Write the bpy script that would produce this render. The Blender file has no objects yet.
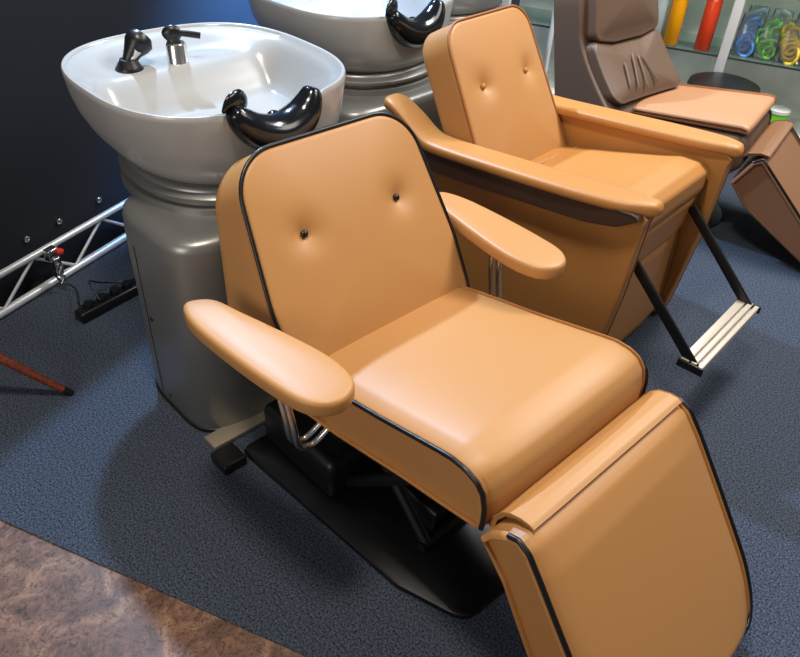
import bpy, math, random
from mathutils import Vector, Matrix, noise
C = bpy.context.scene.collection
PI = math.pi
rnd = random.Random(7)

# ---------------------------------------------------------------- helpers
def lin(r, g, b):
    f = lambda v: (v/255/12.92) if v/255 <= .04045 else ((v/255+.055)/1.055)**2.4
    return (f(r), f(g), f(b), 1)

def mk(name, verts, faces, mat, parent=None, smooth=True, loc=None, label=None):
    me = bpy.data.meshes.new(name)
    me.from_pydata([tuple(v) for v in verts], [], faces)
    me.validate(); me.update()
    import bmesh
    bm = bmesh.new(); bm.from_mesh(me)
    bmesh.ops.recalc_face_normals(bm, faces=bm.faces)
    bm.to_mesh(me); bm.free()
    if smooth:
        for p in me.polygons: p.use_smooth = True
        me.set_sharp_from_angle(angle=math.radians(48))
    me.materials.append(mat)
    o = bpy.data.objects.new(name, me); C.objects.link(o)
    if parent: o.parent = parent
    if loc: o.location = loc
    if label: o['label'] = label
    return o

def thing(name, label, cat, loc=(0, 0, 0), rz=0, group=None):
    o = bpy.data.objects.new(name, None); C.objects.link(o)
    o.empty_display_size = .1
    o.location = loc; o.rotation_euler = (0, 0, rz)
    o['label'] = label; o['category'] = cat
    if group: o['group'] = group
    return o

def tag(o, label, cat, group=None):
    o['label'] = label; o['category'] = cat
    if group: o['group'] = group
    return o

class MB:
    """collects several closed shapes for one mesh"""
    def __init__(s): s.v = []; s.f = []
    def add(s, vf):
        v, f = vf; n = len(s.v)
        s.v += [Vector(p) for p in v]; s.f += [[i+n for i in q] for q in f]; return s
    def build(s, name, mat, parent=None, **k): return mk(name, s.v, s.f, mat, parent, **k)

def rings(rs, closed_ends=True):
    n = len(rs[0]); v = [p for r in rs for p in r]; f = []
    for i in range(len(rs)-1):
        for j in range(n):
            k = (j+1) % n
            f.append([i*n+j, i*n+k, (i+1)*n+k, (i+1)*n+j])
    if closed_ends:
        f.append(list(range(n))[::-1]); f.append([(len(rs)-1)*n+j for j in range(n)])
    return v, f

def box(x0, x1, y0, y1, z0, z1, r=0.004):
    """box with bevelled edges"""
    r = min(r, (x1-x0)*.45, (y1-y0)*.45, (z1-z0)*.45)
    def ring(z, ins):
        o = roundpoly([(x0+ins, y0+ins), (x1-ins, y0+ins), (x1-ins, y1-ins), (x0+ins, y1-ins)], [max(r-ins, r*.3)]*4, 3)
        return [Vector((a, b, z)) for a, b in o]
    return rings([ring(z0, r), ring(z0+r*.3, r*.3), ring(z0+r, 0), ring(z1-r, 0), ring(z1-r*.3, r*.3), ring(z1, r)])

def xf(vf, M):
    v, f = vf; return [M @ Vector(p) for p in v], f

def roundpoly(pts, radii, seg=8):
    out = []; n = len(pts)
    for i in range(n):
        p0 = Vector(pts[i-1]); p = Vector(pts[i]); p1 = Vector(pts[(i+1) % n]); r = radii[i]
        a = (p0-p).normalized(); b = (p1-p).normalized()
        if r <= 1e-6: out.append((p.x, p.y)); continue
        ang = a.angle(b); d = min(r/math.tan(ang/2), (p0-p).length*.49, (p1-p).length*.49); r = d*math.tan(ang/2)
        c = p + (a+b).normalized()*(r/math.sin(ang/2))
        s = p+a*d-c; e = p+b*d-c
        th = s.angle_signed(e)
        for k in range(seg+1):
            t = -th*k/seg
            out.append((c.x+s.x*math.cos(t)-s.y*math.sin(t), c.y+s.x*math.sin(t)+s.y*math.cos(t)))
    return out

def resample(pts, n):
    P = [Vector(p) for p in pts]; P.append(P[0]); L = [0]
    for i in range(1, len(P)): L.append(L[-1]+(P[i]-P[i-1]).length)
    out = []; j = 0
    for k in range(n):
        t = L[-1]*k/n
        while L[j+1] < t: j += 1
        u = (t-L[j])/max(L[j+1]-L[j], 1e-9); q = P[j].lerp(P[j+1], u); out.append((q.x, q.y))
    return out

def smooth_path(pts, n=12, closed=False):
    P = [Vector(p) for p in pts]; out = []
    m = len(P)
    for i in range(m if closed else m-1):
        g = (lambda k: P[k % m]) if closed else (lambda k: P[max(0, min(m-1, k))])
        p0, p1, p2, p3 = g(i-1), g(i), g(i+1), g(i+2)
        for k in range(n):
            t = k/n
            out.append(.5*((2*p1)+(p2-p0)*t+(2*p0-5*p1+4*p2-p3)*t*t+(3*p1-p0-3*p2+p3)*t*t*t))
    if not closed: out.append(P[-1])
    return out

def tube(path, rad, seg=10, closed=False, flat=None):
    """round tube along a path; rad number or list"""
    P = [Vector(p) for p in path]; n = len(P); R = rad if isinstance(rad, (list, tuple)) else [rad]*n
    T = []
    for i in range(n):
        a = P[(i-1) % n] if closed or i > 0 else P[i]
        b = P[(i+1) % n] if closed or i < n-1 else P[i]
        T.append((b-a).normalized())
    up = Vector((0, 0, 1)) if abs(T[0].z) < .9 else Vector((0, 1, 0))
    N = (up - T[0]*up.dot(T[0])).normalized(); rs = []
    for i in range(n):
        N = (N - T[i]*N.dot(T[i])).normalized(); B = T[i].cross(N)
        rs.append([P[i]+(N*math.cos(2*PI*k/seg)+B*math.sin(2*PI*k/seg)*(flat or 1))*R[i] for k in range(seg)])
    if closed:
        v, f = rings(rs, False); m = n*seg
        for k in range(seg):
            f.append([(n-1)*seg+k, (n-1)*seg+(k+1) % seg, (k+1) % seg, k])
        return v, f
    return rings(rs)

def rod(a, b, r, seg=12): return tube([a, b], r, seg)

def lathe(prof, seg=32, c=(0, 0, 0)):
    return rings([[Vector((c[0]+r*math.cos(2*PI*k/seg), c[1]+r*math.sin(2*PI*k/seg), c[2]+z)) for k in range(seg)] for r, z in prof])

def normals2(pts):
    n = len(pts); out = []
    A = sum(pts[i][0]*pts[(i+1) % n][1]-pts[(i+1) % n][0]*pts[i][1] for i in range(n))
    s = 1 if A > 0 else -1
    for i in range(n):
        d = Vector(pts[(i+1) % n])-Vector(pts[i-1]); out.append(Vector((d.y, -d.x)).normalized()*s)
    return out

def profile_slab(prof, hw, r=.012, deform=None, ny=20, n=140):
    """closed side profile (x,z) extruded over y in [-hw,hw] with rounded side edges; deform(Vector)->Vector"""
    pr = resample(prof, n); nn = normals2(pr); rs = []
    def ring(y, ins):
        return [Vector((p[0]-q.x*ins, y, p[1]-q.y*ins)) for p, q in zip(pr, nn)]
    for k in range(5):
        a = PI/2*k/4; rs.append(ring(-hw+r*(1-math.sin(a)), r*(1-math.cos(a))))
    for k in range(1, ny): rs.append(ring(-hw+r+(2*hw-2*r)*k/ny, 0))
    for k in range(4, -1, -1):
        a = PI/2*k/4; rs.append(ring(hw-r*(1-math.sin(a)), r*(1-math.cos(a))))
    v, f = rings(rs)
    if deform: v = [deform(Vector(p)) for p in v]
    return v, f

def panel(out, depth, r=.012, puff=.02, dimples=(), rear=None, n=160, m=22, edge_pow=2.5):
    """cushion in local (u,v,w): outline in u,v; front at w=0 (towards +w), body goes to -depth(v); dimples (u,v,deep,rad)"""
    o = resample(out, n); nn = normals2(o)
    cu = sum(p[0] for p in o)/n; cv = sum(p[1] for p in o)/n
    rs = []
    def front(u, v, t):
        w = puff*(1-t**edge_pow)
        for du, dv, dd, rr in dimples:
            q = math.hypot(u-du, v-dv); w -= dd*math.exp(-(q/rr)**2) + dd*.55*math.exp(-(q/(rr*.4))**2)
        return w
    inner = [(p[0]-q.x*r, p[1]-q.y*r) for p, q in zip(o, nn)]
    for k in range(1, m+1):
        t = k/m
        rs.append([Vector((cu+(p[0]-cu)*t, cv+(p[1]-cv)*t, front(cu+(p[0]-cu)*t, cv+(p[1]-cv)*t, t))) for p in inner])
    for k in range(1, 5):
        a = PI/2*k/4
        rs.append([Vector((p[0]-q.x*r*(1-math.sin(a)), p[1]-q.y*r*(1-math.sin(a)), -r*(1-math.cos(a)))) for p, q in zip(o, nn)])
    for k in range(1, 9):
        t = k/8
        rs.append([Vector((p[0], p[1], -r-(depth(p[1])-2*r)*t)) for p in o])
    rr = rear or r
    for k in range(1, 5):
        a = PI/2*k/4
        rs.append([Vector((p[0]-q.x*rr*(1-math.cos(a)), p[1]-q.y*rr*(1-math.cos(a)), -depth(p[1])+r-r*math.sin(a))) for p, q in zip(o, nn)])
    v, f = rings(rs, True)
    # centre fan instead of first n-gon
    f = [q for q in f if len(q) == 4 or q[0] != n-1]
    v = list(v); v.append(Vector((cu, cv, front(cu, cv, 0)))); ci = len(v)-1
    for j in range(n): f.append([ci, (j+1) % n, j])
    return v, f

# ---------------------------------------------------------------- materials
def mat(name, col, rough=.5, metal=0, bump=None, **k):
    m = bpy.data.materials.new(name); m.use_nodes = True
    nt = m.node_tree; b = nt.nodes['Principled BSDF']
    b.inputs['Base Color'].default_value = col; b.inputs['Roughness'].default_value = rough; b.inputs['Metallic'].default_value = metal
    for a, v in k.items(): b.inputs[a.replace('_', ' ')].default_value = v
    if bump:
        sc, st, dist = bump
        tc = nt.nodes.new('ShaderNodeTexCoord'); t = nt.nodes.new('ShaderNodeTexNoise'); t.inputs['Scale'].default_value = sc; t.inputs['Detail'].default_value = 3
        bp = nt.nodes.new('ShaderNodeBump'); bp.inputs['Strength'].default_value = st; bp.inputs['Distance'].default_value = dist
        nt.links.new(tc.outputs['Object'], t.inputs['Vector']); nt.links.new(t.outputs['Fac'], bp.inputs['Height']); nt.links.new(bp.outputs['Normal'], b.inputs['Normal'])
    return m

def two_tone(m, c1, c2, scale, detail=4, lo=.4, hi=.6, rough=None, stretch=None, dist=0):
    nt = m.node_tree; b = nt.nodes['Principled BSDF']
    tc = nt.nodes.new('ShaderNodeTexCoord'); mp = nt.nodes.new('ShaderNodeMapping')
    if stretch: mp.inputs['Scale'].default_value = stretch
    t = nt.nodes.new('ShaderNodeTexNoise'); t.inputs['Scale'].default_value = scale; t.inputs['Detail'].default_value = detail; t.inputs['Distortion'].default_value = dist
    r = nt.nodes.new('ShaderNodeValToRGB'); e = r.color_ramp.elements
    e[0].position = lo; e[0].color = c1; e[1].position = hi; e[1].color = c2
    nt.links.new(tc.outputs['Object'], mp.inputs['Vector']); nt.links.new(mp.outputs['Vector'], t.inputs['Vector'])
    nt.links.new(t.outputs['Fac'], r.inputs['Fac']); nt.links.new(r.outputs['Color'], b.inputs['Base Color'])
    return r

TAN = mat('caramel leather', lin(183, 132, 78), .45, bump=(350, .06, .002), Specular_IOR_Level=.5)
TAN2 = mat('caramel leather armchair', lin(180, 124, 64), .45, bump=(300, .06, .002))
TANTOP = mat('light tan leather', lin(176, 128, 92), .45, bump=(300, .06, .002))
DKBAND = mat('dark brown leather band', lin(62, 42, 32), .5)
BROWN = mat('taupe brown leather', lin(98, 77, 62), .45, bump=(300, .06, .002))
BROWNTOP = mat('brown leather', lin(134, 96, 68), .45, bump=(300, .06, .002))
PIPE = mat('black piping', lin(14, 12, 14), .35)
BUTTON = mat('black button', lin(16, 12, 12), .25)
TANPIPE = mat('tan piping', lin(150, 92, 44), .45)
BLACKM = mat('black powder coated steel', lin(14, 15, 17), .42)
BLACKG = mat('gloss black steel', lin(12, 13, 16), .3)
CHROME = mat('chrome', lin(228, 226, 222), .22, 1)
ALU = mat('brushed aluminium', lin(205, 205, 205), .3, 1)
ALUW = mat('satin aluminium truss', lin(222, 226, 230), .35, .35)
RIB = mat('pale ribbed step plate', lin(205, 196, 182), .45, .3)
CERAMIC = mat('white ceramic', lin(166, 166, 165), .22, Coat_Weight=.15)
SILVER = mat('silver painted pedestal', lin(142, 142, 140), .36, .6, bump=(60, .02, .002))
RUBBER = mat('gloss black gel', lin(14, 17, 22), .16)
BLKPL = mat('black plastic', lin(18, 17, 18), .35)
REDWOOD = mat('reddish wood', lin(112, 52, 30), .4)
two_tone(REDWOOD, lin(92, 40, 22), lin(130, 62, 36), 20, stretch=(1, 8, 8))
STRIP = mat('worn steel strip', lin(140, 128, 112), .5, .4)
REDLED = mat('red plastic knob', lin(235, 60, 50), .4)
WHITEPOST = mat('white shelf post', lin(222, 224, 224), .35)
GREYPANEL = mat('grey shelf back', lin(150, 152, 148), .5)
two_tone(GREYPANEL, lin(214, 214, 208), lin(240, 240, 234), 3)

CARPET = mat('blue carpet', lin(60, 76, 100), .95, Specular_IOR_Level=.15)
r_ = two_tone(CARPET, lin(22, 27, 38), lin(86, 95, 110), 190, detail=8, lo=.33, hi=.67)
nt = CARPET.node_tree; b_ = nt.nodes['Principled BSDF']
t2 = nt.nodes.new('ShaderNodeTexNoise'); t2.inputs['Scale'].default_value = 260
bp = nt.nodes.new('ShaderNodeBump'); bp.inputs['Strength'].default_value = .6; bp.inputs['Distance'].default_value = .004
tc = nt.nodes.new('ShaderNodeTexCoord'); nt.links.new(tc.outputs['Object'], t2.inputs['Vector'])
nt.links.new(t2.outputs['Fac'], bp.inputs['Height']); nt.links.new(bp.outputs['Normal'], b_.inputs['Normal'])

BURL = mat('brown marbled floor board', lin(120, 92, 78), .45)
nt = BURL.node_tree; b_ = nt.nodes['Principled BSDF']
tc = nt.nodes.new('ShaderNodeTexCoord')
n1 = nt.nodes.new('ShaderNodeTexNoise'); n1.inputs['Scale'].default_value = 11; n1.inputs['Detail'].default_value = 8; n1.inputs['Roughness'].default_value = .65; n1.inputs['Distortion'].default_value = 1.4
n2 = nt.nodes.new('ShaderNodeTexNoise'); n2.inputs['Scale'].default_value = 55; n2.inputs['Detail'].default_value = 6; n2.inputs['Distortion'].default_value = 2
ra = nt.nodes.new('ShaderNodeValToRGB'); e = ra.color_ramp.elements
e[0].position = .34; e[0].color = lin(80, 54, 40); e[1].position = .66; e[1].color = lin(152, 116, 92)
x = ra.color_ramp.elements.new(.5); x.color = lin(112, 80, 64)
rb = nt.nodes.new('ShaderNodeValToRGB'); e = rb.color_ramp.elements
e[0].position = .36; e[0].color = (.25, .22, .2, 1); e[1].position = .50; e[1].color = (1, 1, 1, 1)
mx = nt.nodes.new('ShaderNodeMix'); mx.data_type = 'RGBA'; mx.blend_type = 'MULTIPLY'; mx.inputs[0].default_value = .8
for n_ in (n1, n2): nt.links.new(tc.outputs['Object'], n_.inputs['Vector'])
nt.links.new(n1.outputs['Fac'], ra.inputs['Fac']); nt.links.new(n2.outputs['Fac'], rb.inputs['Fac'])
nt.links.new(ra.outputs['Color'], mx.inputs[6]); nt.links.new(rb.outputs['Color'], mx.inputs[7]); nt.links.new(mx.outputs[2], b_.inputs['Base Color'])

WALL = mat('black display wall', lin(15, 21, 32), .8, bump=(40, .05, .003))
def glass(name, col, rough=.03):
    m = mat(name, col, rough); m.node_tree.nodes['Principled BSDF'].inputs['Transmission Weight'].default_value = .92
    return m
GLASS = glass('green tinted glass', lin(205, 230, 220))
CLEAR = glass('clear plastic', lin(232, 238, 240), .08)
def bottle_mat(n, c): return mat(n, c, .25)

# ---------------------------------------------------------------- setting
W0 = Vector((-2.43, .41, 0)); WD = Vector((-.345, .939, 0)).normalized(); WN = Vector((WD.y, -WD.x, 0))   # truss line, wall normal towards the room
def poly_slab(name, pts, z0, z1, m):
    v = [Vector((a, b, z0)) for a, b in pts]+[Vector((a, b, z1)) for a, b in pts]; n = len(pts)
    f = [list(range(n))[::-1], list(range(n, 2*n))]+[[i, (i+1) % n, n+(i+1) % n, n+i] for i in range(n)]
    o = mk(name, v, f, m, smooth=False); o['kind'] = 'structure'; return o
B0 = Vector((-1.561, .110)); B1 = Vector((-.719, .492)); BD = (B1-B0).normalized(); BN = Vector((-BD.y, BD.x))
pa = B0-BD*3.2; pb = B0+BD*5.5
q1 = pb+BN*6.5; q2 = pa+BN*6.5
poly_slab('floor', [tuple(pa), tuple(pb), tuple(q1), tuple(q2)], -.06, 0, CARPET)
q1 = pb-BN*1.6; q2 = pa-BN*1.6
poly_slab('floor', [tuple(pa), tuple(q2), tuple(q1), tuple(pb)], -.06, -.004, BURL)
wa = W0-WN*.045-WD*.13; wb = W0-WN*.045+WD*5.2; wc = wb-WN*.08; wd = wa-WN*.08
poly_slab('wall_back', [(wa.x, wa.y), (wd.x, wd.y), (wc.x, wc.y), (wb.x, wb.y)], 0, 1.5, WALL)

# ---------------------------------------------------------------- reclining chair in front
def capsule(x0, x1, w0, w1, seg=10):
    """paddle outline in x,y : rear half width w0 at x0, front half width w1 at x1"""
    pts = []
    for k in range(seg+1):
        a = -PI/2+PI*k/seg; pts.append((x1-w1*.75+w1*.75*math.cos(a), w1*math.sin(a)))
    for k in range(seg+1):
        a = PI/2+PI*k/seg; pts.append((x0+w0*.6+w0*.6*math.cos(a), w0*math.sin(a)))
    return pts

ch = thing('reclining_chair', 'front caramel leather reclining wash chair with black piping, two black buttons and open paddle arms', 'chair', (-1.0, 1.037, 0))
X0 = 1.0
# seat: side profile in x,z
def arc(cx, cz, r, a0, a1, n=8): return [(cx+r*math.cos(math.radians(a0+(a1-a0)*k/n)), cz+r*math.sin(math.radians(a0+(a1-a0)*k/n))) for k in range(n+1)]
sp = [(-1.10+X0, .345), (-1.115+X0, .47), (-1.09+X0, .492), (-.80+X0, .552), (-.625+X0, .594)]
sp += [(-.59+X0, .601), (-.555+X0, 0.600), (-.527+X0, .590), (-.508+X0, .568), (-.499+X0, .535), (-.497+X0, .50), (-.499+X0, .466), (-.505+X0, .458)]
sp += [(-.60+X0, .439), (-.72+X0, .418), (-.95+X0, .368)]
HW = .283
def seat_def(p):
    t = max(0, 1-(p.y/HW)**4)
    top = max(0, min(1, (p.z-(.30+.12*(p.x+.1)))/.16-.6)) if p.z > .46 else 0
    if p.z > .47+.10*p.x: p.z += .020*t*min(1, (p.x+.12)*6)
    if p.x > .44: p.x += .018*t*max(0, min(1, (p.z-.44)/.05))
    return p
seat = mk('seat', *profile_slab(sp, HW, .012, seat_def, 26), TAN, ch)
spr = resample(sp, 140); spn = normals2(spr)
for s in (-1, 1):
    a0 = min(range(140), key=lambda i: (spr[i][0]+.08)**2+(spr[i][1]-.499)**2)
    a1 = min(range(140), key=lambda i: (spr[i][0]-.505)**2+(spr[i][1]-.462)**2)
    st_ = 1 if (a1-a0) % 140 < 70 else -1
    run = []; i_ = a0
    while i_ != a1:
        p, q = spr[i_], spn[i_]; run.append(Vector((p[0]+q.x*.001, s*(HW-.0015), p[1]-(.005 if s < 0 else .016)*max(0, q.y)+q.y*.001))); i_ = (i_+st_) % 140
    mk('piping', *tube(smooth_path(run, 2), .0056, 8), PIPE, seat)
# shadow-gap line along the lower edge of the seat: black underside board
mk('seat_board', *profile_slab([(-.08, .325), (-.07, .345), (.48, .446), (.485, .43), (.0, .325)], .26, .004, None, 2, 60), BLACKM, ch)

# backrest : local u=y, v=up the plane, w=front normal
rec = math.atan2(.276, .443)
def back_matrix(x, z, rec):
    # columns: u->+y, v->(-sin,0,cos), w->(cos,0,sin)
    return Matrix(((0, -math.sin(rec), math.cos(rec), x), (1, 0, 0, 0), (0, math.cos(rec), math.sin(rec), z), (0, 0, 0, 1)))
MBk = back_matrix(-1.045+X0, .455, rec)
H = .556
bo = roundpoly([(-.290, 0), (.296, 0), (.304, .20), (.270, H), (-.256, H), (-.298, .20)], [.03, .06, .35, .12, .12, .35], 12)
btn = [(-.148, .342), (.148, .342)]
def bdepth(v): return .335-(.335-.135)*min(1, max(0, v/H))**.9
v, f = panel(bo, bdepth, .014, .022, [(a, b, .014, .042) for a, b in btn], rear=.03)
bk = mk('backrest', *xf((v, f), MBk), TAN, ch)
pth = [MBk @ Vector((p[0], p[1], -.004)) for p in resample([(a*1.002, b*1.002) for a, b in bo], 160)]
mk('piping', *tube(pth, .0050, 8, closed=True), PIPE, bk)
for a, b in btn:
    prof = [(.0005, .006), (.005, .0055), (.0085, .003), (.0095, -.001), (.008, -.006)]
    mk('button', *xf(lathe(prof, 18), MBk @ Matrix.Translation((a, b, .0035))), BUTTON, bk)

# arms
for s in (-1, 1):
    # outline in chair coordinates (x, y measured outward)
    o = smooth_path([(-.295, .428), (-.275, .455), (-.20, .470), (-.07, .468), (.06, .458), (.15, .442), (.195, .405), (.198, .36), (.165, .322), (.08, .312), (-.05, .333), (-.18, .362), (-.262, .382)], 8, True)
    o = [(p[0]-(.022 if s > 0 else 0), p[1]*s-(.028 if s > 0 else 0)) for p in [(q.x, q.y) for q in o]]
    if s < 0: o = o[::-1]
    o = resample(o, 90); nn = normals2(o); T = .038; r = .011; rs = []
    def zt(x): return .644+.035*(x+.285)
    cx = sum(p[0] for p in o)/90; cy = sum(p[1] for p in o)/90
    def ring(ins, dz): return [Vector((p[0]-q.x*ins, p[1]-q.y*ins, zt(p[0])+dz)) for p, q in zip(o, nn)]
    for k in range(5):
        a = PI/2*k/4; rs.append(ring(r*.6*(1-math.sin(a)), -T+r*.6*(1-math.cos(a))))
    for k in range(5):
        a = PI/2*k/4; rs.append(ring(r*(1-math.cos(a)), -r+r*math.sin(a)))
    last = rs[-1]; cc = sum(last, Vector((0, 0, 0)))/len(last)
    for t, dz in ((.12, .0015), (.3, .003), (.6, .004), (.9, .004)):
        rs.append([Vector((p.x+(cc.x-p.x)*t, p.y+(cc.y-p.y)*t, zt(p.x+(cc.x-p.x)*t)+dz)) for p in last])
    arm = mk('armrest', *rings(rs), TAN, ch)
    m = MB()
    for dx in (0, .028):
        m.add(tube(smooth_path([(-.02+dx, s*.245, .365), (-.03+dx, s*.305, .318), (-.035+dx, s*.345, .335), (-.03+dx, s*.362, .42), (-.05+dx, s*.366, .52), (-.055+dx, s*.366, .60)], 8), .0085, 12))
    m.build('arm_bracket', CHROME, arm)
    MB().add(box(-.085, .005, s*.366-.02, s*.366+.02, .588, .597, .003)).build('mounting_plate', BLACKM, arm)

# leg rest: curved top then sloping pad
LX = lambda x: x+X0
dl = Vector((.607, -.795)).normalized()
s0 = Vector((-.372, .551))
E_ = [Vector((-.475, .478)), Vector((-.455, .515)), Vector((-.425, .541)), Vector((-.392, .553)), Vector((-.365, .541))]
top = [(LX(p.x), p.y) for p in E_]
LEN = .50
for k in range(1, 12):
    p = Vector((-.352, .527))+dl*(LEN*k/11); top.append((LX(p.x), p.y))
endp = Vector((-.352, .527))+dl*LEN; nb = Vector((-.795, -.607)).normalized()
bot = []
bot.append((LX((endp+dl*.012+nb*.04).x), (endp+dl*.012+nb*.04).y))
bot.append((LX((endp+nb*.13).x), (endp+nb*.13).y))
for k in range(1, 8):
    p = endp+nb*(.15-.035*k/7)-dl*(LEN*1.0*k/8); bot.append((LX(p.x), p.y))
lp = top+bot
LHW = .287
def leg_def(p):
    q = Vector((p.x-X0, p.z))-Vector((-.352, .527)); s = q.dot(dl); w = q.dot(-nb)
    t = max(0, 1-(p.y/LHW)**4)
    if w > -.03:
        p.x += -nb.x*.016*t*min(1, max(0, (s+.08)*8)); p.z += -nb.y*.016*t*min(1, max(0, (s+.08)*8))
    u = max(0, (s-(LEN-.17))/.17)
    k = (1-.30*(1-math.sqrt(max(0, 1-min(1, u)**2.2)))) if u > 0 else 1
    k *= 1+.015*math.sin(max(0, min(1, (s+.05)/.5))*PI)
    p.y *= k
    return p
leg = mk('leg_rest', *profile_slab(lp, LHW, .012, leg_def, 24), TAN, ch, loc=(-.014, -.01, -.010))
lpr = resample(lp, 160); lpn = normals2(lpr)
for s in (-1, 1):
    run = []
    for p, q in zip(lpr, lpn):
        w = (Vector((p[0]-X0, p[1]))-Vector((-.352, .527))).dot(-nb)
        ss = (Vector((p[0]-X0, p[1]))-Vector((-.352, .527))).dot(dl)
        if w > -.045 or ss < -.06 and p[1] > .5: run.append((ss, leg_def(Vector((p[0], s*(LHW-.004), p[1])))))
    run.sort(key=lambda a: a[0])
    mk('piping', *tube([a[1] for a in run], .0058, 8), PIPE, leg)
# hinge flap between seat and leg rest
fl = [(.505, .470), (.511, .505), (.526, .533), (.545, .549), (.570, .5575), (.592, .5585), (.604, .553), (.601, .548), (.584, .550), (.560, .545), (.538, .530), (.522, .503), (.517, .47)]
mk('hinge_flap', *profile_slab(fl, .262, .002, None, 6, 90), TAN, ch)

# base: floor plate, lift box, scissor arms
bp_ = roundpoly([(-.35, -.315), (.12, -.285), (.28, -.275), (.465, -.215), (.475, .22), (.28, .285), (-.35, .315)], [.02, .05, .03, .05, .05, .03, .02], 5)
def slab_xy(out, z0, z1, r=.004, n=120):
    o = resample(out, n); nn = normals2(o)
    R = lambda z, i: [Vector((p[0]-q.x*i, p[1]-q.y*i, z)) for p, q in zip(o, nn)]
    return rings([R(z0, r), R(z0+r, 0), R(z1-r, 0), R(z1, r)])
mk('base_plate', *slab_xy(bp_, .001, .022), BLACKG, ch)
m = MB().add(box(-.34, -.02, -.24, .24, .022, .16, .02)); m.add(box(-.28, -.06, -.17, .17, .155, .33, .02))
mk_lift = m.build('lift_housing', BLACKM, ch)
m = MB()
for s in (-1, 1):
    m.add(rod((-.02, s*.17, .06), (.34, s*.17, .40), .018)); m.add(rod((.26, s*.15, .05), (-.02, s*.15, .33), .016))
m.add(rod((.30, -.19, .385), (.30, .19, .385), .014)); m.add(rod((.26, -.17, .05), (.26, .17, .05), .014))
m.add(box(.10, .24, -.10, .10, .022, .10, .01))
m.build('scissor_lift', BLACKM, ch)
m = MB().add(box(-.38, -.30, -.40, -.325, .001, .035, .006)); m.build('levelling_foot', BLACKM, ch)
for s in (-1, 1): MB().add(rod((.36, s*.16, .41), (.60, s*.16, .43), .012)).build('leg_rest_bracket', BLACKM, ch)

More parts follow.
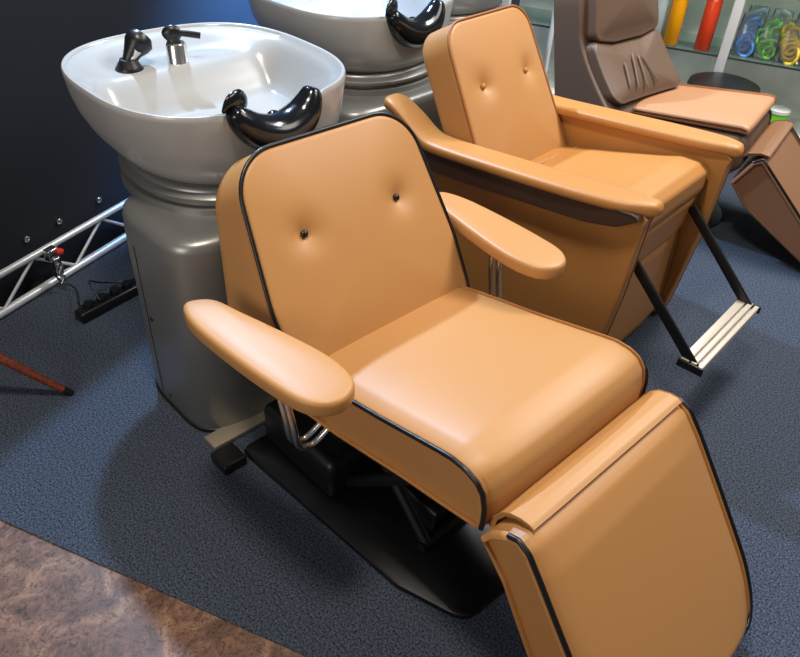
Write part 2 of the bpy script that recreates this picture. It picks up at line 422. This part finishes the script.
# ---------------------------------------------------------------- basins on pedestals
def superpt(a, b, e, t):
    c, s = math.cos(t), math.sin(t)
    return a*math.copysign(abs(c)**(2/e), c), b*math.copysign(abs(s)**(2/e), s)
def make_basin(label_b, loc, rz, group):
    t = thing('wash_basin', label_b, 'basin', loc, rz, group)
    # origin: pedestal centre on floor, +x towards the chair
    N = 128
    # pedestal
    rs = []
    for z, k in [(.0, .985), (.012, 1.0), (.57, 1.0), (.630, .995), (.648, .98), (.658, .945), (.663, .88), (.665, .80)]:
        rs.append([Vector((superpt(.205*k, .362*k, 4.5, 2*PI*j/N)+(z,))) + Vector((.165, 0, 0)) for j in range(N)])
    ped = mk('pedestal', *rings(rs), SILVER, t)
    rs = []
    for z, k in [(.0, 1.005), (.002, 1.012), (.014, 1.012), (.016, 1.0)]:
        rs.append([Vector((superpt(.205*k, .362*k, 4.5, 2*PI*j/N)+(z,))) + Vector((.165, 0, 0)) for j in range(N)])
    mk('plinth', *rings(rs), BLACKM, t)
    # collar rings
    rs = []
    for z, k in [(.655, .285), (.682, .283), (.687, .268), (.698, .266), (.702, .282), (.712, .284), (.717, .278), (.721, .264), (.728, .262), (.732, .255), (.736, .23)]:
        rs.append([Vector((superpt(k*1.0, k*1.04, 2.3, 2*PI*j/N)+(z,))) + Vector((.02, 0, 0)) for j in range(N)])
    mk('collar', *rings(rs), SILVER, t)
    # access door seam on the front left side
    mb = MB()
    mb.add(tube([Vector((.10, -.361, .03)), Vector((.10, -.361, .565))], .0022, 6))
    mb.add(rod((.125, -.352, .33), (.125, -.365, .33), .007)); mb.add(rod((.15, -.35, .045), (.15, -.364, .045), .006))
    mb.build('door_seam', BLACKM, ped)
    # bowl
    A, B = .366, .353
    CX = -.060
    def P(k, z, j, e=2.6):
        x, y = superpt(A*k, B*k, e, 2*PI*j/N)
        return Vector((x+CX, y+.008, z))
    def notch(x, y, k, z):
        if x > CX+.1 and abs(y) < .17:
            w = (.5+.5*math.cos(PI*y/.17)); return z-.062*w*min(1, max(0, (k-.55)/.35))
        return z
    rs = []
    ext = [(.722, .68), (.728, .74), (.742, .80), (.768, .865), (.80, .92), (.84, .96), (.885, .986), (.928, 1.0), (.938, 1.0), (.944, .992), (.945, .98), (.943, .968), (.936, .958)]
    for z, k in ext:
        e = 2.25+.45*min(1, (z-.722)/.1)
        ring = []
        for j in range(N):
            p = P(k, z, j, e)
            if z > .87: p.z = notch(p.x, p.y, k, p.z) if z > .9 else p.z
            # lower bowl leans back under the rim
            p.x += (.05)*(1-min(1, (z-.722)/.13))
            ring.append(p)
        rs.append(ring)
    M = 22
    for i in range(1, M):
        k = .958*(1-i/M)
        ring = []
        for j in range(N):
            p = P(k, .936, j)
            kk = k/.958
            wall = min(1, (1-kk)/.30); wall = wall*wall*(3-2*wall)
            fx = (p.x-CX)/A
            fr = min(1, max(0, (fx+.42)/.35)); fr = fr*fr*(3-2*fr)     # 0 rear deck .. 1 deep front bowl
            p.z = .936-wall*(.040+.095*fr)
            if i < 6: p.z = min(p.z, notch(p.x, p.y, k, .940))
            ring.append(p)
        rs.append(ring)
    bowl = mk('bowl', *rings(rs), CERAMIC, t)
    mb = MB().add(lathe([(.004, .0), (.03, .001), (.034, .005), (.028, .009), (.008, .007), (.001, .006)], 24, (CX+.07, 0, .801)))
    mb.build('drain', CHROME, bowl)
    # faucet on the rear deck
    f0 = (CX-.185, .02, .888)
    mb = MB().add(lathe([(.033, 0), (.034, .004), (.030, .008), (.030, .058), (.026, .064), (.001, .066)], 28, f0))
    fa = mb.build('faucet', CHROME, t)
    lp_ = smooth_path([(f0[0]-.012, f0[1]-.022, f0[2]+.072), (f0[0]-.004, f0[1]-.004, f0[2]+.086), (f0[0]+.012, f0[1]+.022, f0[2]+.088), (f0[0]+.034, f0[1]+.065, f0[2]+.080)], 6)
    mb = MB().add(tube(lp_, [.012+.016*math.sin(PI*min(1, (i+1)/13)) if i < 11 else .010 for i in range(len(lp_))], 14, flat=.6))
    mb.add(rod((f0[0], f0[1], f0[2]+.06), (f0[0], f0[1], f0[2]+.08), .014))
    mb.build('lever', BLKPL, fa)
    # hand shower resting in its holder
    h0 = (CX-.205, -.125, .889)
    mb = MB().add(lathe([(.040, 0), (.041, .008), (.034, .018), (.024, .036), (.001, .038)], 24, h0))
    hs = mb.build('shower_holder', BLKPL, t)
    hd = MB().add(tube([Vector(h0)+Vector(a) for a in [(.0, .0, .028), (-.004, .020, .050), (-.006, .036, .066), (-.008, .050, .078), (-.010, .062, .088)]], [.018, .026, .037, .040, .028], 20))
    sh = hd.build('hand_shower', BLKPL, hs)
    mb = MB().add(tube([Vector(h0)+Vector(a) for a in [(.0, -.004, .022), (.018, .014, .045), (.024, .024, .062)]], [.012, .007, .012], 12)); mb.build('spray_button', CHROME, sh)
    # neck rest : thick horseshoe hugging the notch
    FX = CX+A-.012
    path = smooth_path([(FX, -.135, .955), (FX+.002, -.112, .925), (FX+.003, -.078, .893), (FX+.004, -.038, .872), (FX+.004, .0, .866), (FX+.004, .038, .874), (FX+.003, .074, .896), (FX+.002, .098, .928), (FX, .110, .960)], 8)
    n = len(path); R = []
    for i in range(n):
        q = i/(n-1); R.append(.013+.037*math.sin(PI*q)**.6)
    v, f = tube(path, R, 18)
    # widen front to back
    out = []
    for k_, p in enumerate(v):
        c = path[min(n-1, k_//18)]; d = p-c; out.append(Vector((c.x+d.x*1.15, c.y+d.y, c.z+d.z)))
    nk = mk('neck_rest', out, f, RUBBER, t)
    # folded lip over the rim on the near side
    MB().add(tube(smooth_path([(FX+.004, -.162, .956), (FX-.004, -.138, .966), (FX-.016, -.104, .964), (FX-.034, -.072, .940)], 5), [.004, .007, .010, .014, .018, .022, .025, .027, .029, .030, .030, .029, .026, .022, .016, .008], 18, flat=.42)).build('lip', RUBBER, nk)
    MB().add(lathe([(.014, 0), (.016, .006), (.010, .011), (.001, .012)], 18, (FX-.02, .0, .903))).build('rivet', RUBBER, nk)
    return t
BG = 'white wash basins on silver pedestals'
make_basin('nearest white ceramic wash basin on silver pedestal, behind the piped chair, black neck rest', (-1.805, 1.03, 0), 0, BG)
make_basin('second white wash basin on silver pedestal, behind the boxy caramel armchair', (-2.225, 1.912, 0), math.radians(3), BG)
make_basin('farthest white wash basin, mostly cut off by the top edge of the photo', (-2.58, 2.72, 0), math.radians(8), BG)

o = mk('floor_strip', *box(-.03, .03, -.135, .135, 0, .018, .003), STRIP, loc=(-1.432, .80, 0))
tag(o, 'worn steel strip on the carpet at the foot of the nearest basin pedestal', 'metal strip')

# ---------------------------------------------------------------- boxy armchair
a2 = thing('armchair', 'boxy caramel leather armchair with dark band under wide arms and fold-out metal footrest', 'chair', (-1.212, 2.015, 0), math.radians(4.5))
for s in (-1, 1):
    yo = .315; th = .055
    prof = roundpoly([(-.44, .03), (.335, .03), (.375, .40), (.388, .655), (.40, .69), (-.40, .615), (-.47, .60)], [.02, .02, .02, .02, .01, .02, .02], 4)
    v, f = profile_slab(prof, th/2, .008, None, 3, 120)
    sd = mk('side_panel', [p+Vector((0, s*(yo-th/2), 0)) for p in v], f, TAN2, a2)
    # outer dark band
    pr = [(-.44, .555), (-.2, .572), (.22, .612), (.32, .636), (.385, .680), (.37, .695), (-.2, .65), (-.44, .63)]
    v, f = profile_slab(pr, .026, .004, None, 2, 100)
    mk('dark_band', [p+Vector((0, s*(yo+.006), 0)) for p in v], f, DKBAND, sd)
    # arm pad
    rs = []
    st = [(-.60, .735, .030, .30), (-.585, .742, .045, .305), (-.54, .738, .052, .31), (-.47, .705, .055, .31), (-.41, .672, .058, .312), (-.34, .662, .06, .312), (-.10, .680, .062, .312), (.15, .702, .062, .312), (.30, .716, .055, .308), (.36, .722, .043, .302), (.40, .722, .028, .295), (.412, .718, .010, .290)]
    P_ = smooth_path([(a, b, c) for a, b, c, d in st], 4); Y_ = smooth_path([(a, d, 0) for a, b, c, d in st], 4)
    K = 28; T = .042
    for p, y in zip(P_, Y_):
        ring = []
        for k in range(K):
            cx_, cz_ = superpt(p.z*.93, T/2*min(1, p.z/.03), 3.2, 2*PI*k/K)
            # z in p.y is the top
            ring.append(Vector((p.x, s*(y.y-.012)+cx_, p.y-T/2+cz_)))
        rs.append(ring)
    mk('arm_pad', *rings(rs), TAN2, a2)
# seat cushion
HS = .252
sp2 = [(-.23, .40), (-.235, .50), (-.20, .527), (.0, .575), (.18, .622), (.25, .643), (.305, .643), (.338, .620), (.343, .57), (.335, .545), (.328, .53), (.30, .525), (.0, .45)]
def s2(p):
    t = max(0, 1-(p.y/HS)**4)
    if p.z > .49+.12*p.x: p.z += .018*t
    if p.x > .28: p.x += .012*t
    return p
mk('seat', *profile_slab(sp2, HS, .016, s2, 22), TAN2, a2)
mk('front_panel', *profile_slab(roundpoly([(.17, .38), (.20, .50), (.30, .525), (.335, .53), (.315, .395), (.29, .375)], [.01]*6, 3), .255, .008, None, 8, 90), TAN2, a2)
mk('base_skirt', *profile_slab(roundpoly([(-.42, .02), (.32, .02), (.31, .39), (-.3, .45)], [.02]*4, 4), .256, .01, None, 4, 90), TAN2, a2)
# backrest
rec2 = math.radians(30)
M2 = back_matrix(-.168, .50, rec2)
H2 = .562
bo2 = roundpoly([(-.25, 0), (.25, 0), (.222, H2), (-.218, H2)], [.03, .03, .085, .085], 12)
bt2 = [(-.122, .345), (.122, .345)]
v, f = panel(bo2, lambda v: .135, .014, .022, [(a, b, .014, .045) for a, b in bt2], rear=.03)
b2 = mk('backrest', *xf((v, f), M2), TAN, a2)
mk('piping', *tube([M2 @ Vector((p[0], p[1], -.004)) for p in resample([(a*1.002, b*1.002) for a, b in bo2], 160)], .0042, 8, closed=True), TANPIPE, b2)
for a, b in bt2:
    mk('button', *xf(lathe([(.0005, .006), (.005, .0055), (.0085, .003), (.0095, -.001), (.008, -.006)], 18), M2 @ Matrix.Translation((a, b, .0035))), TAN2, b2)
mk('back_seam', *tube([(-.140, -.235, .545), (-.138, 0, .562), (-.140, .235, .545)], .005, 8), TAN, b2)
# footrest
ft = MB()
ft.add(box(.580, .607, -.224, .224, .233, .245, .002)); ft.add(box(.613, .630, -.224, .224, .233, .247, .002)); ft.add(box(.636, .651, -.224, .224, .231, .243, .002)); ft.add(box(.580, .651, -.224, .224, .222, .233, .002))
fr = ft.build('footrest', RIB, a2)
for s in (-1, 1):
    d = Vector((.630, 0, .222))-Vector((.33, 0, .50)); L = d.length; ang = math.atan2(d.z, d.x)
    Mx = Matrix.Translation((.33, s*.214, .50)) @ Matrix.Rotation(-ang, 4, 'Y')
    mk('footrest_arm', *xf(box(0, L, -.005, .005, -.017, .017, .003), Mx), BLACKM, fr)
    mk('end_cap', *box(.575, .657, s*.228-.004, s*.228+.004, .216, .243, .002), BLACKM, fr)

# ---------------------------------------------------------------- brown lounger chair at the back
yaw3 = math.radians(12)
a3 = thing('lounge_chair', 'taupe brown leather reclining chair with headrest roll and tan seat pad, by the display shelf', 'chair', (-1.32, 3.155, 0), yaw3)
s3 = roundpoly([(-.30, .33), (-.30, .455), (.225, .505), (.24, .37), (.18, .31)], [.03, .02, .05, .05, .03], 6)
mk('seat_body', *profile_slab(s3, .238, .03, None, 10, 120), BROWN, a3)
pad = roundpoly([(-.27, .463), (-.27, .495), (.19, .545), (.225, .54), (.225, .508), (.19, .508)], [.008, .01, .01, .02, .01, .01], 4)
def pad_def(p): p.y *= 1-.10*max(0, min(1, (.22-p.x)/.49)); return p
mk('seat_pad', *profile_slab(pad, .238, .012, pad_def, 10, 120), TANTOP, a3, label='tan leather seat pad')
M3 = Matrix.Translation((-.35, -.05, .45)) @ Matrix.Rotation(math.radians(-16), 4, 'Z') @ back_matrix(0, 0, math.radians(16))
def bk3(out, name, mt, w0, puff, bend, depth, par=None, rads=None):
    o = roundpoly(out, rads or [.03]*len(out), 10)
    v, f = panel(o, lambda v: depth, .012, puff)
    hw0 = .24
    v = [Vector((p.x, p.y, p.z+w0+bend*(p.x/hw0)**2+(.16*max(0, 1-p.y/.32)**1.4 if p.z > -.07 else 0))) for p in v]
    return mk(name, *xf((v, f), M3), mt, par or a3)
sh3 = bk3([(-.27, -.1), (.27, -.1), (.25, .45), (.19, .74), (-.19, .74), (-.25, .45)], 'back_shell', BROWN, -.05, 0, .0, .15, None, [.03, .03, .1, .09, .09, .1])
bk3([(-.245, .03), (.245, .03), (.236, .295), (.10, .268), (-.10, .268), (-.236, .295)], 'back_cushion', BROWN, -.018, .035, .02, .06, sh3, [.05, .05, .04, .1, .1, .04])
bk3([(-.228, .292), (-.10, .268), (.10, .268), (.228, .292), (.215, .45), (.17, .66), (-.17, .66), (-.215, .45)], 'headrest', BROWN, .0, .035, .015, .09, sh3, [.04, .1, .1, .04, .08, .09, .09, .08])
for y0, y1, v0, v1 in [(-.09, -.04, .08, .22), (-.03, -.005, .07, .21), (.05, .02, .08, .20), (-.14, -.11, .09, .19)]:
    MB().add(tube([M3 @ Vector((y0+(y1-y0)*t, v0+(v1-v0)*t, .024+.16*max(0, 1-(v0+(v1-v0)*t)/.32)**1.4+.004*math.sin(t*PI))) for t in [i/8 for i in range(9)]], [.001]+[.0035]*7+[.001], 8, flat=1.6)).build('leather_crease', BROWN, sh3)
d3 = Vector((.74, -.67)).normalized(); n3 = Vector((-.67, -.74)).normalized(); p3 = Vector((.325, .425))
lr = [tuple(p3+n3*.16), tuple(p3+n3*.04-d3*.03), tuple(p3-d3*.02), tuple(p3+d3*.03)]+[tuple(p3+d3*(.03+.52*k/6)) for k in range(1, 7)]+[tuple(p3+d3*.58+n3*.04)]+[tuple(p3+d3*(.56-.52*k/6)+n3*(.07+.02*k)) for k in range(0, 6)]
v, f = profile_slab(lr, .24, .012, None, 10, 140)
l3 = mk('leg_rest', [p+Vector((0, -.01, 0)) for p in v], f, BROWNTOP, a3)
for s in (-1, 1):
    mk('piping', *tube([Vector((p[0], s*.236-.01, p[1])) for p in lr[1:11]], .005, 8), PIPE, l3)
mk('hinge_flap', *profile_slab([(.22, .41), (.245, .440), (.29, .453), (.325, .450), (.33, .442), (.29, .441), (.25, .425)], .225, .003, None, 4, 60), BROWNTOP, a3)
m = MB().add(lathe([(.24, .002), (.25, .01), (.24, .022), (.05, .035), (.04, .05), (.04, .30)], 40, (-.05, 0, 0)))
m.build('pedestal_base', BLACKM, a3)

# stool
st_ = thing('stool', 'low stool with round black seat behind the tan seat pad of the brown chair', 'stool', (-1.535, 3.76, 0))
MB().add(lathe([(.02, .36), (.15, .362), (.172, .372), (.178, .395), (.172, .415), (.15, .424), (.06, .428), (.001, .428)], 48)).build('seat', BLKPL, st_)
MB().add(rod((0, 0, .05), (0, 0, .37), .022)).build('gas_column', CHROME, st_)
for k in range(5):
    a = 2*PI*k/5+.2; lg = MB().add(tube([(0.015*math.cos(a), .015*math.sin(a), .075), (.17*math.cos(a), .17*math.sin(a), .045)], [.018, .011], 10)).build('leg', BLKPL, st_)
    MB().add(lathe([(.008, 0.001), (.018, .006), (.022, .02), (.018, .036), (.008, .04)], 14, (.17*math.cos(a), .17*math.sin(a), 0))).build('caster', BLKPL, lg)

# ---------------------------------------------------------------- display shelf with bottles
SD = Vector((.922, .388, 0)).normalized(); SYAW = math.atan2(SD.y, SD.x)
S0 = Vector((-1.95, 3.88, 0))-SD*.045
sh = thing('display_shelf', 'glass display shelf with white posts and grey back panel at the upper right', 'shelf', S0, SYAW)
# local: x along shelf, y depth away from the room
MB().add(box(-.9, 1.6, .345, .36, 0, 1.5, .003)).build('back_panel', GREYPANEL, sh)
MB().add(box(-.9, 1.6, .0, .34, .0, .10, .004)).build('plinth', GREYPANEL, sh)
for z in (.471, .80, 1.14):
    MB().add(box(-.9, 1.6, .004, .34, z-.006, z, .001)).build('glass_shelf', GLASS, sh)
    MB().add(box(-.9, 1.6, -.002, .003, z-.010, z+.002, .001)).build('shelf_edge', mat('dark shelf edge', lin(52, 66, 62), .3), sh)
for x in (-.9, .315, 1.56):
    MB().add(box(x-.006, x+.042, -.03, .006, .0, 1.5, .003)).build('post', WHITEPOST, sh)
def on_shelf(x, y, z): return S0+SD*x+Vector((-SD.y, SD.x, 0))*y+Vector((0, 0, z))
def bottle(x, y, col, label, capcol, h=.27, r=.041, z=.472):
    t = thing('bottle', label, 'bottle', on_shelf(x, y, z), SYAW, 'bottles on the display shelf')
    MB().add(lathe([(r*.9, 0), (r, .006), (r, h*.90), (r*.86, h*.95), (r*.45, h)], 28)).build('bottle_body', col, t)
    MB().add(lathe([(r*.5, h+.0005), (r*.5, h+.04), (r*.42, h+.045), (.002, h+.045)], 24)).build('cap', capcol, t)
CAPW = mat('white cap', lin(230, 228, 224), .4)
OR = bottle_mat('amber bottle', lin(238, 160, 10)); RD = bottle_mat('orange red bottle', lin(222, 68, 30)); YL = bottle_mat('yellow bottle', lin(240, 176, 20)); CL = bottle_mat('pale grey bottle', lin(176, 190, 192))
bottle(-.142, .06, YL, 'yellow bottle at the left end of the display shelf, half hidden by the brown chair', CAPW)
bottle(-.049, .06, CL, 'pale silvery bottle between the yellow and the amber bottles', CAPW)
bottle(.045, .055, OR, 'amber orange bottle on the shelf, left of the red one', CAPW)
bottle(.215, .055, RD, 'orange red bottle beside the white shelf post', CAPW)
# packs of coloured coils in clear bags on the right part
def pack(x, y, z, col, label, s=1.0, seed=0):
    r = random.Random(seed)
    t = thing('coil_pack', label, 'hair accessory', on_shelf(x, y, z), SYAW, 'packs of coiled ties on the display shelf')
    m = MB()
    for k in range(6):
        R = .024*s+.012*r.random(); c = Vector((.028*s*(r.random()-.5)*2, .009*(k-2.5), .038*s+.02*s*k)); tl = r.random()*1.2-.6
        M = Matrix.Translation(c) @ Matrix.Rotation(tl, 4, 'Z') @ Matrix.Rotation(PI/2+.5*(r.random()-.5), 4, 'X')
        pts = [Vector((R*math.cos(2*PI*i/28), R*1.15*math.sin(2*PI*i/28), .004*math.sin(i))) for i in range(28)]
        m.add(xf(tube(pts, .0085*s, 8, closed=True), M))
    m.build('coil', col, t)
    hw = .05*s; bag = []
    for z_, k, th in [(0, .9, .026), (.03*s, 1, .040), (.10*s, .98, .036), (.17*s, .9, .016), (.20*s, .85, .004)]:
        bag.append([Vector((superpt(hw*k, th, 3, 2*PI*j/24)+(z_,))) for j in range(24)])
    mk('clear_bag', *rings(bag), CLEAR, t)
cols = [('blue', (70, 140, 220)), ('green', (110, 200, 70)), ('yellow', (235, 200, 60)), ('pink red', (215, 70, 90)), ('pink', (228, 130, 160))]
for i, (nm, c) in enumerate(cols):
    wh = ['next to the white post', 'between the blue and the yellow packs', 'between the green and the red packs', 'at the right edge of the photo', 'just beyond the red pack'][i]
    pack(.415+.108*i, .085, .4725, bottle_mat('coil '+nm, lin(*c)), 'bag of %s coils on the glass shelf, %s' % (nm, wh), 1.02, i)
for i in range(4):
    c = [(190, 210, 235), (235, 238, 238), (150, 156, 160), (240, 246, 244)][i]
    wh = ['above the blue pack', 'above the green pack', 'above the yellow pack', 'above the red pack'][i]
    pack(.44+.12*i, .20, .4725, bottle_mat('coil pale %d' % i, lin(*c)), 'clear bag of pale coils standing behind, %s' % wh, 1.12, 20+i)
gb = thing('green_tub', 'lime green tub on the floor plinth of the display shelf', 'tub', on_shelf(.70, .10, .101), SYAW)
MB().add(lathe([(.045, 0), (.05, .01), (.055, .10), (.052, .105)], 28)).build('tub_body', bottle_mat('lime', lin(120, 205, 60)), gb)
MB().add(lathe([(.058, .106), (.058, .122), (.05, .126), (.001, .127)], 28)).build('lid', CAPW, gb)

# ---------------------------------------------------------------- truss along the wall
tr = thing('truss', 'silver aluminium ladder truss lying on edge along the foot of the black wall', 'truss', W0+Vector((0, 0, 0)), math.atan2(WD.y, WD.x))
L0, L1 = -.28, 3.6
for z, r in ((.0165, .0155), (.158, .0125)):
    MB().add(rod((L0, 0, z), (L1, 0, z), r, 16)).build('chord', ALUW, tr)
k = 0; x = L0
MB_ = None
while x < 1.4:
    a, b = (x, .028), (x+.16, .148)
    if k % 2: a, b = (x, .148), (x+.16, .028)
    MB().add(rod((a[0], 0, a[1]), (b[0], 0, b[1]), .006, 10)).build('brace', ALUW, tr)
    x += .165; k += 1
# third chord behind
# clamp with red knob, hanging cable and adapter strip
def along(px, z, off=0):  # point on truss line
    return W0+WD*px+WN*off+Vector((0, 0, z))
cl = thing('truss_clamp', 'small metal clamp with red knob on the truss', 'clamp', along(.265, .14, .02), math.atan2(WD.y, WD.x))
MB().add(box(-.022, .022, -.03, .004, -.012, .034, .004)).add(box(-.014, .014, -.040, -.022, -.075, .0, .004)).build('clamp_body', CHROME, cl)
MB().add(xf(lathe([(.003, 0), (.011, .002), (.012, .014), (.006, .018)], 16), Matrix.Translation((.02, -.030, .018)) @ Matrix.Rotation(PI/2, 4, 'X'))).build('knob', REDLED, cl)
MB().add(tube([Vector((-.008+.012*math.sin(i*1.3), -.048+.004*math.cos(i), -.02-.01*i)) for i in range(9)], .006, 8)).build('cable_tie', CHROME, cl)
ps = thing('power_strip', 'black power strip lying on the blue carpet beside the silver pedestal', 'power strip', Vector((-2.255, .70, 0)), math.atan2(WD.y, WD.x)-.16)
MB().add(box(-.07, .33, -.026, .026, .001, .042, .008)).build('strip_body', BLKPL, ps)
for i in range(6):
    MB().add(xf(lathe([(.018, .0), (.019, .012), (.016, .02), (.004, .021)], 16), Matrix.Translation((-.02+.055*i, .0, .0425)))).build('plug', BLKPL, ps)
o = mk('cable', *tube(smooth_path([along(.245, .10, .03), along(.25, .05, .06), along(.26, .03, .12), Vector((-2.29, .66, .04)), Vector((-2.265, .675, .046))], 8), .004, 8), BLKPL)
tag(o, 'thin black cable hanging from the truss clamp to the power strip', 'cable')
o = mk('cable', *tube(smooth_path([Vector((-2.25, .72, .055)), Vector((-2.31, .72, .10)), Vector((-2.36, .77, .05)), Vector((-2.37, .86, .01)), Vector((-2.37, 1.0, .006)), Vector((-2.43, 1.2, .006))], 8), .0035, 8), BLKPL)
tag(o, 'thin black cable looping from the power strip along the carpet behind the pedestal', 'cable')
# clips on the wall foot above the truss
for i, t_ in enumerate((.07, .235, .385, .585)):
    p = W0+WD*(t_+.0)-WN*.0445+Vector((0, 0, .205))
    m = MB().add(xf(lathe([(.004, 0), (.012, .002), (.012, .01), (.005, .016), (.001, .0165)], 14), Matrix.Rotation(math.atan2(WN.y, WN.x), 4, 'Z') @ Matrix.Rotation(PI/2, 4, 'Y')))
    o = m.build('wall_clip', CHROME, loc=tuple(p))
    tag(o, 'small shiny clip on the black wall, %s in the row above the truss' % ['leftmost', 'second from left', 'third from left', 'rightmost'][i], 'clip', 'wall clips above the truss')

# wooden leg of a piece of furniture left of the frame
wt = thing('side_table', 'reddish wooden splayed leg of a table standing left of the frame', 'table', (-2.204, .027, 0))
for a in (55, 175, 295):
    d = Vector((math.cos(math.radians(a)), math.sin(math.radians(a)), 0))
    lg = MB().add(tube([d*.06+Vector((0, 0, .44)), d*.50+Vector((0, 0, .022))], [.022, .012], 14)).build('leg', REDWOOD, wt)
    MB().add(tube([d*.50+Vector((0, 0, .022)), d*.522+Vector((0, 0, .001))], [.0125, .0115], 14)).build('foot_cap', BLKPL, lg)
MB().add(lathe([(.20, .44), (.215, .445), (.218, .46), (.20, .468), (.001, .468)], 48)).build('tabletop', REDWOOD, wt)

# thin white pole behind the brown chair
o = mk('pole', *rod((-2.36, 3.37, .001), (-2.36, 3.37, 1.5), .012, 14), WHITEPOST)
tag(o, 'slim white upright pole between the caramel armchair and the brown chair', 'pole')

# ---------------------------------------------------------------- lights
def area(name, loc, target, size, power, col, shape='RECTANGLE', sy=None):
    l = bpy.data.lights.new(name, 'AREA'); l.energy = power; l.color = col; l.shape = shape; l.size = size
    if sy: l.size_y = sy
    o = bpy.data.objects.new(name, l); C.objects.link(o); o.location = loc
    o.rotation_euler = (Vector(target)-Vector(loc)).to_track_quat('-Z', 'Y').to_euler(); return o
def spot(name, loc, target, power, col, ang, blend=.4, size=.1):
    l = bpy.data.lights.new(name, 'SPOT'); l.energy = power; l.color = col; l.spot_size = math.radians(ang); l.spot_blend = blend; l.shadow_soft_size = size
    o = bpy.data.objects.new(name, l); C.objects.link(o); o.location = loc
    o.rotation_euler = (Vector(target)-Vector(loc)).to_track_quat('-Z', 'Y').to_euler(); return o
area('ceiling_or_fill_light', (-.90, .50, 3.7), (-.95, .9, 0), .40, 74, (1, .90, .77), sy=.45)
area('ceiling_or_fill_light', (.6, 3.2, 3.8), (-.8, 2.4, 0), 1.6, 70, (1, .94, .88), sy=1.6)
area('ceiling_or_fill_light', (-1.2, 3.6, 3.4), (-1.7, 4.2, .5), 1.2, 150, (1, .98, .96), sy=1.2)  # added fill that brightens the display shelf, no known lamp
area('ceiling_or_fill_light', (-.5, -2.4, 2.0), (-1.2, 1.4, .4), 1.6, 42, (1, .93, .84), sy=1.4)  # added low fill from the camera side to lift the chair sides
spot('stage_light', (-3.72, 1.75, 3.3), (-1.3, .8, 0), 760, (.48, .70, 1), 96, .4, .06)
w = bpy.data.worlds.new('World'); bpy.context.scene.world = w; w.use_nodes = True
w.node_tree.nodes['Background'].inputs[0].default_value = (.74, .74, .76, 1)
w.node_tree.nodes['Background'].inputs[1].default_value = .17
# the blue wash on the wall
spot('wall_wash_light', (-2.58, 2.5, 2.0), (-3.06, 2.25, .85), 2300, (.13, .42, 1), 74, 1, .1)

# ---------------------------------------------------------------- camera
cd = bpy.data.cameras.new('Camera'); cam = bpy.data.objects.new('Camera', cd); C.objects.link(cam)
cd.sensor_width = 36; cd.lens = 36*732.29/800; cd.clip_start = .02
R = Matrix(((0.68067097, -0.47744917, 0.55563416), (0.73102513, 0.39312983, -0.55771963), (0.04784641, 0.7858061, 0.61661941)))
cam.matrix_world = Matrix.Translation((0, 0, 1.65)) @ R.to_4x4()
sc = bpy.context.scene; sc.camera = cam
sc.view_settings.view_transform = 'Standard'; sc.view_settings.look = 'None'; sc.view_settings.exposure = -0.12; sc.view_settings.gamma = 1
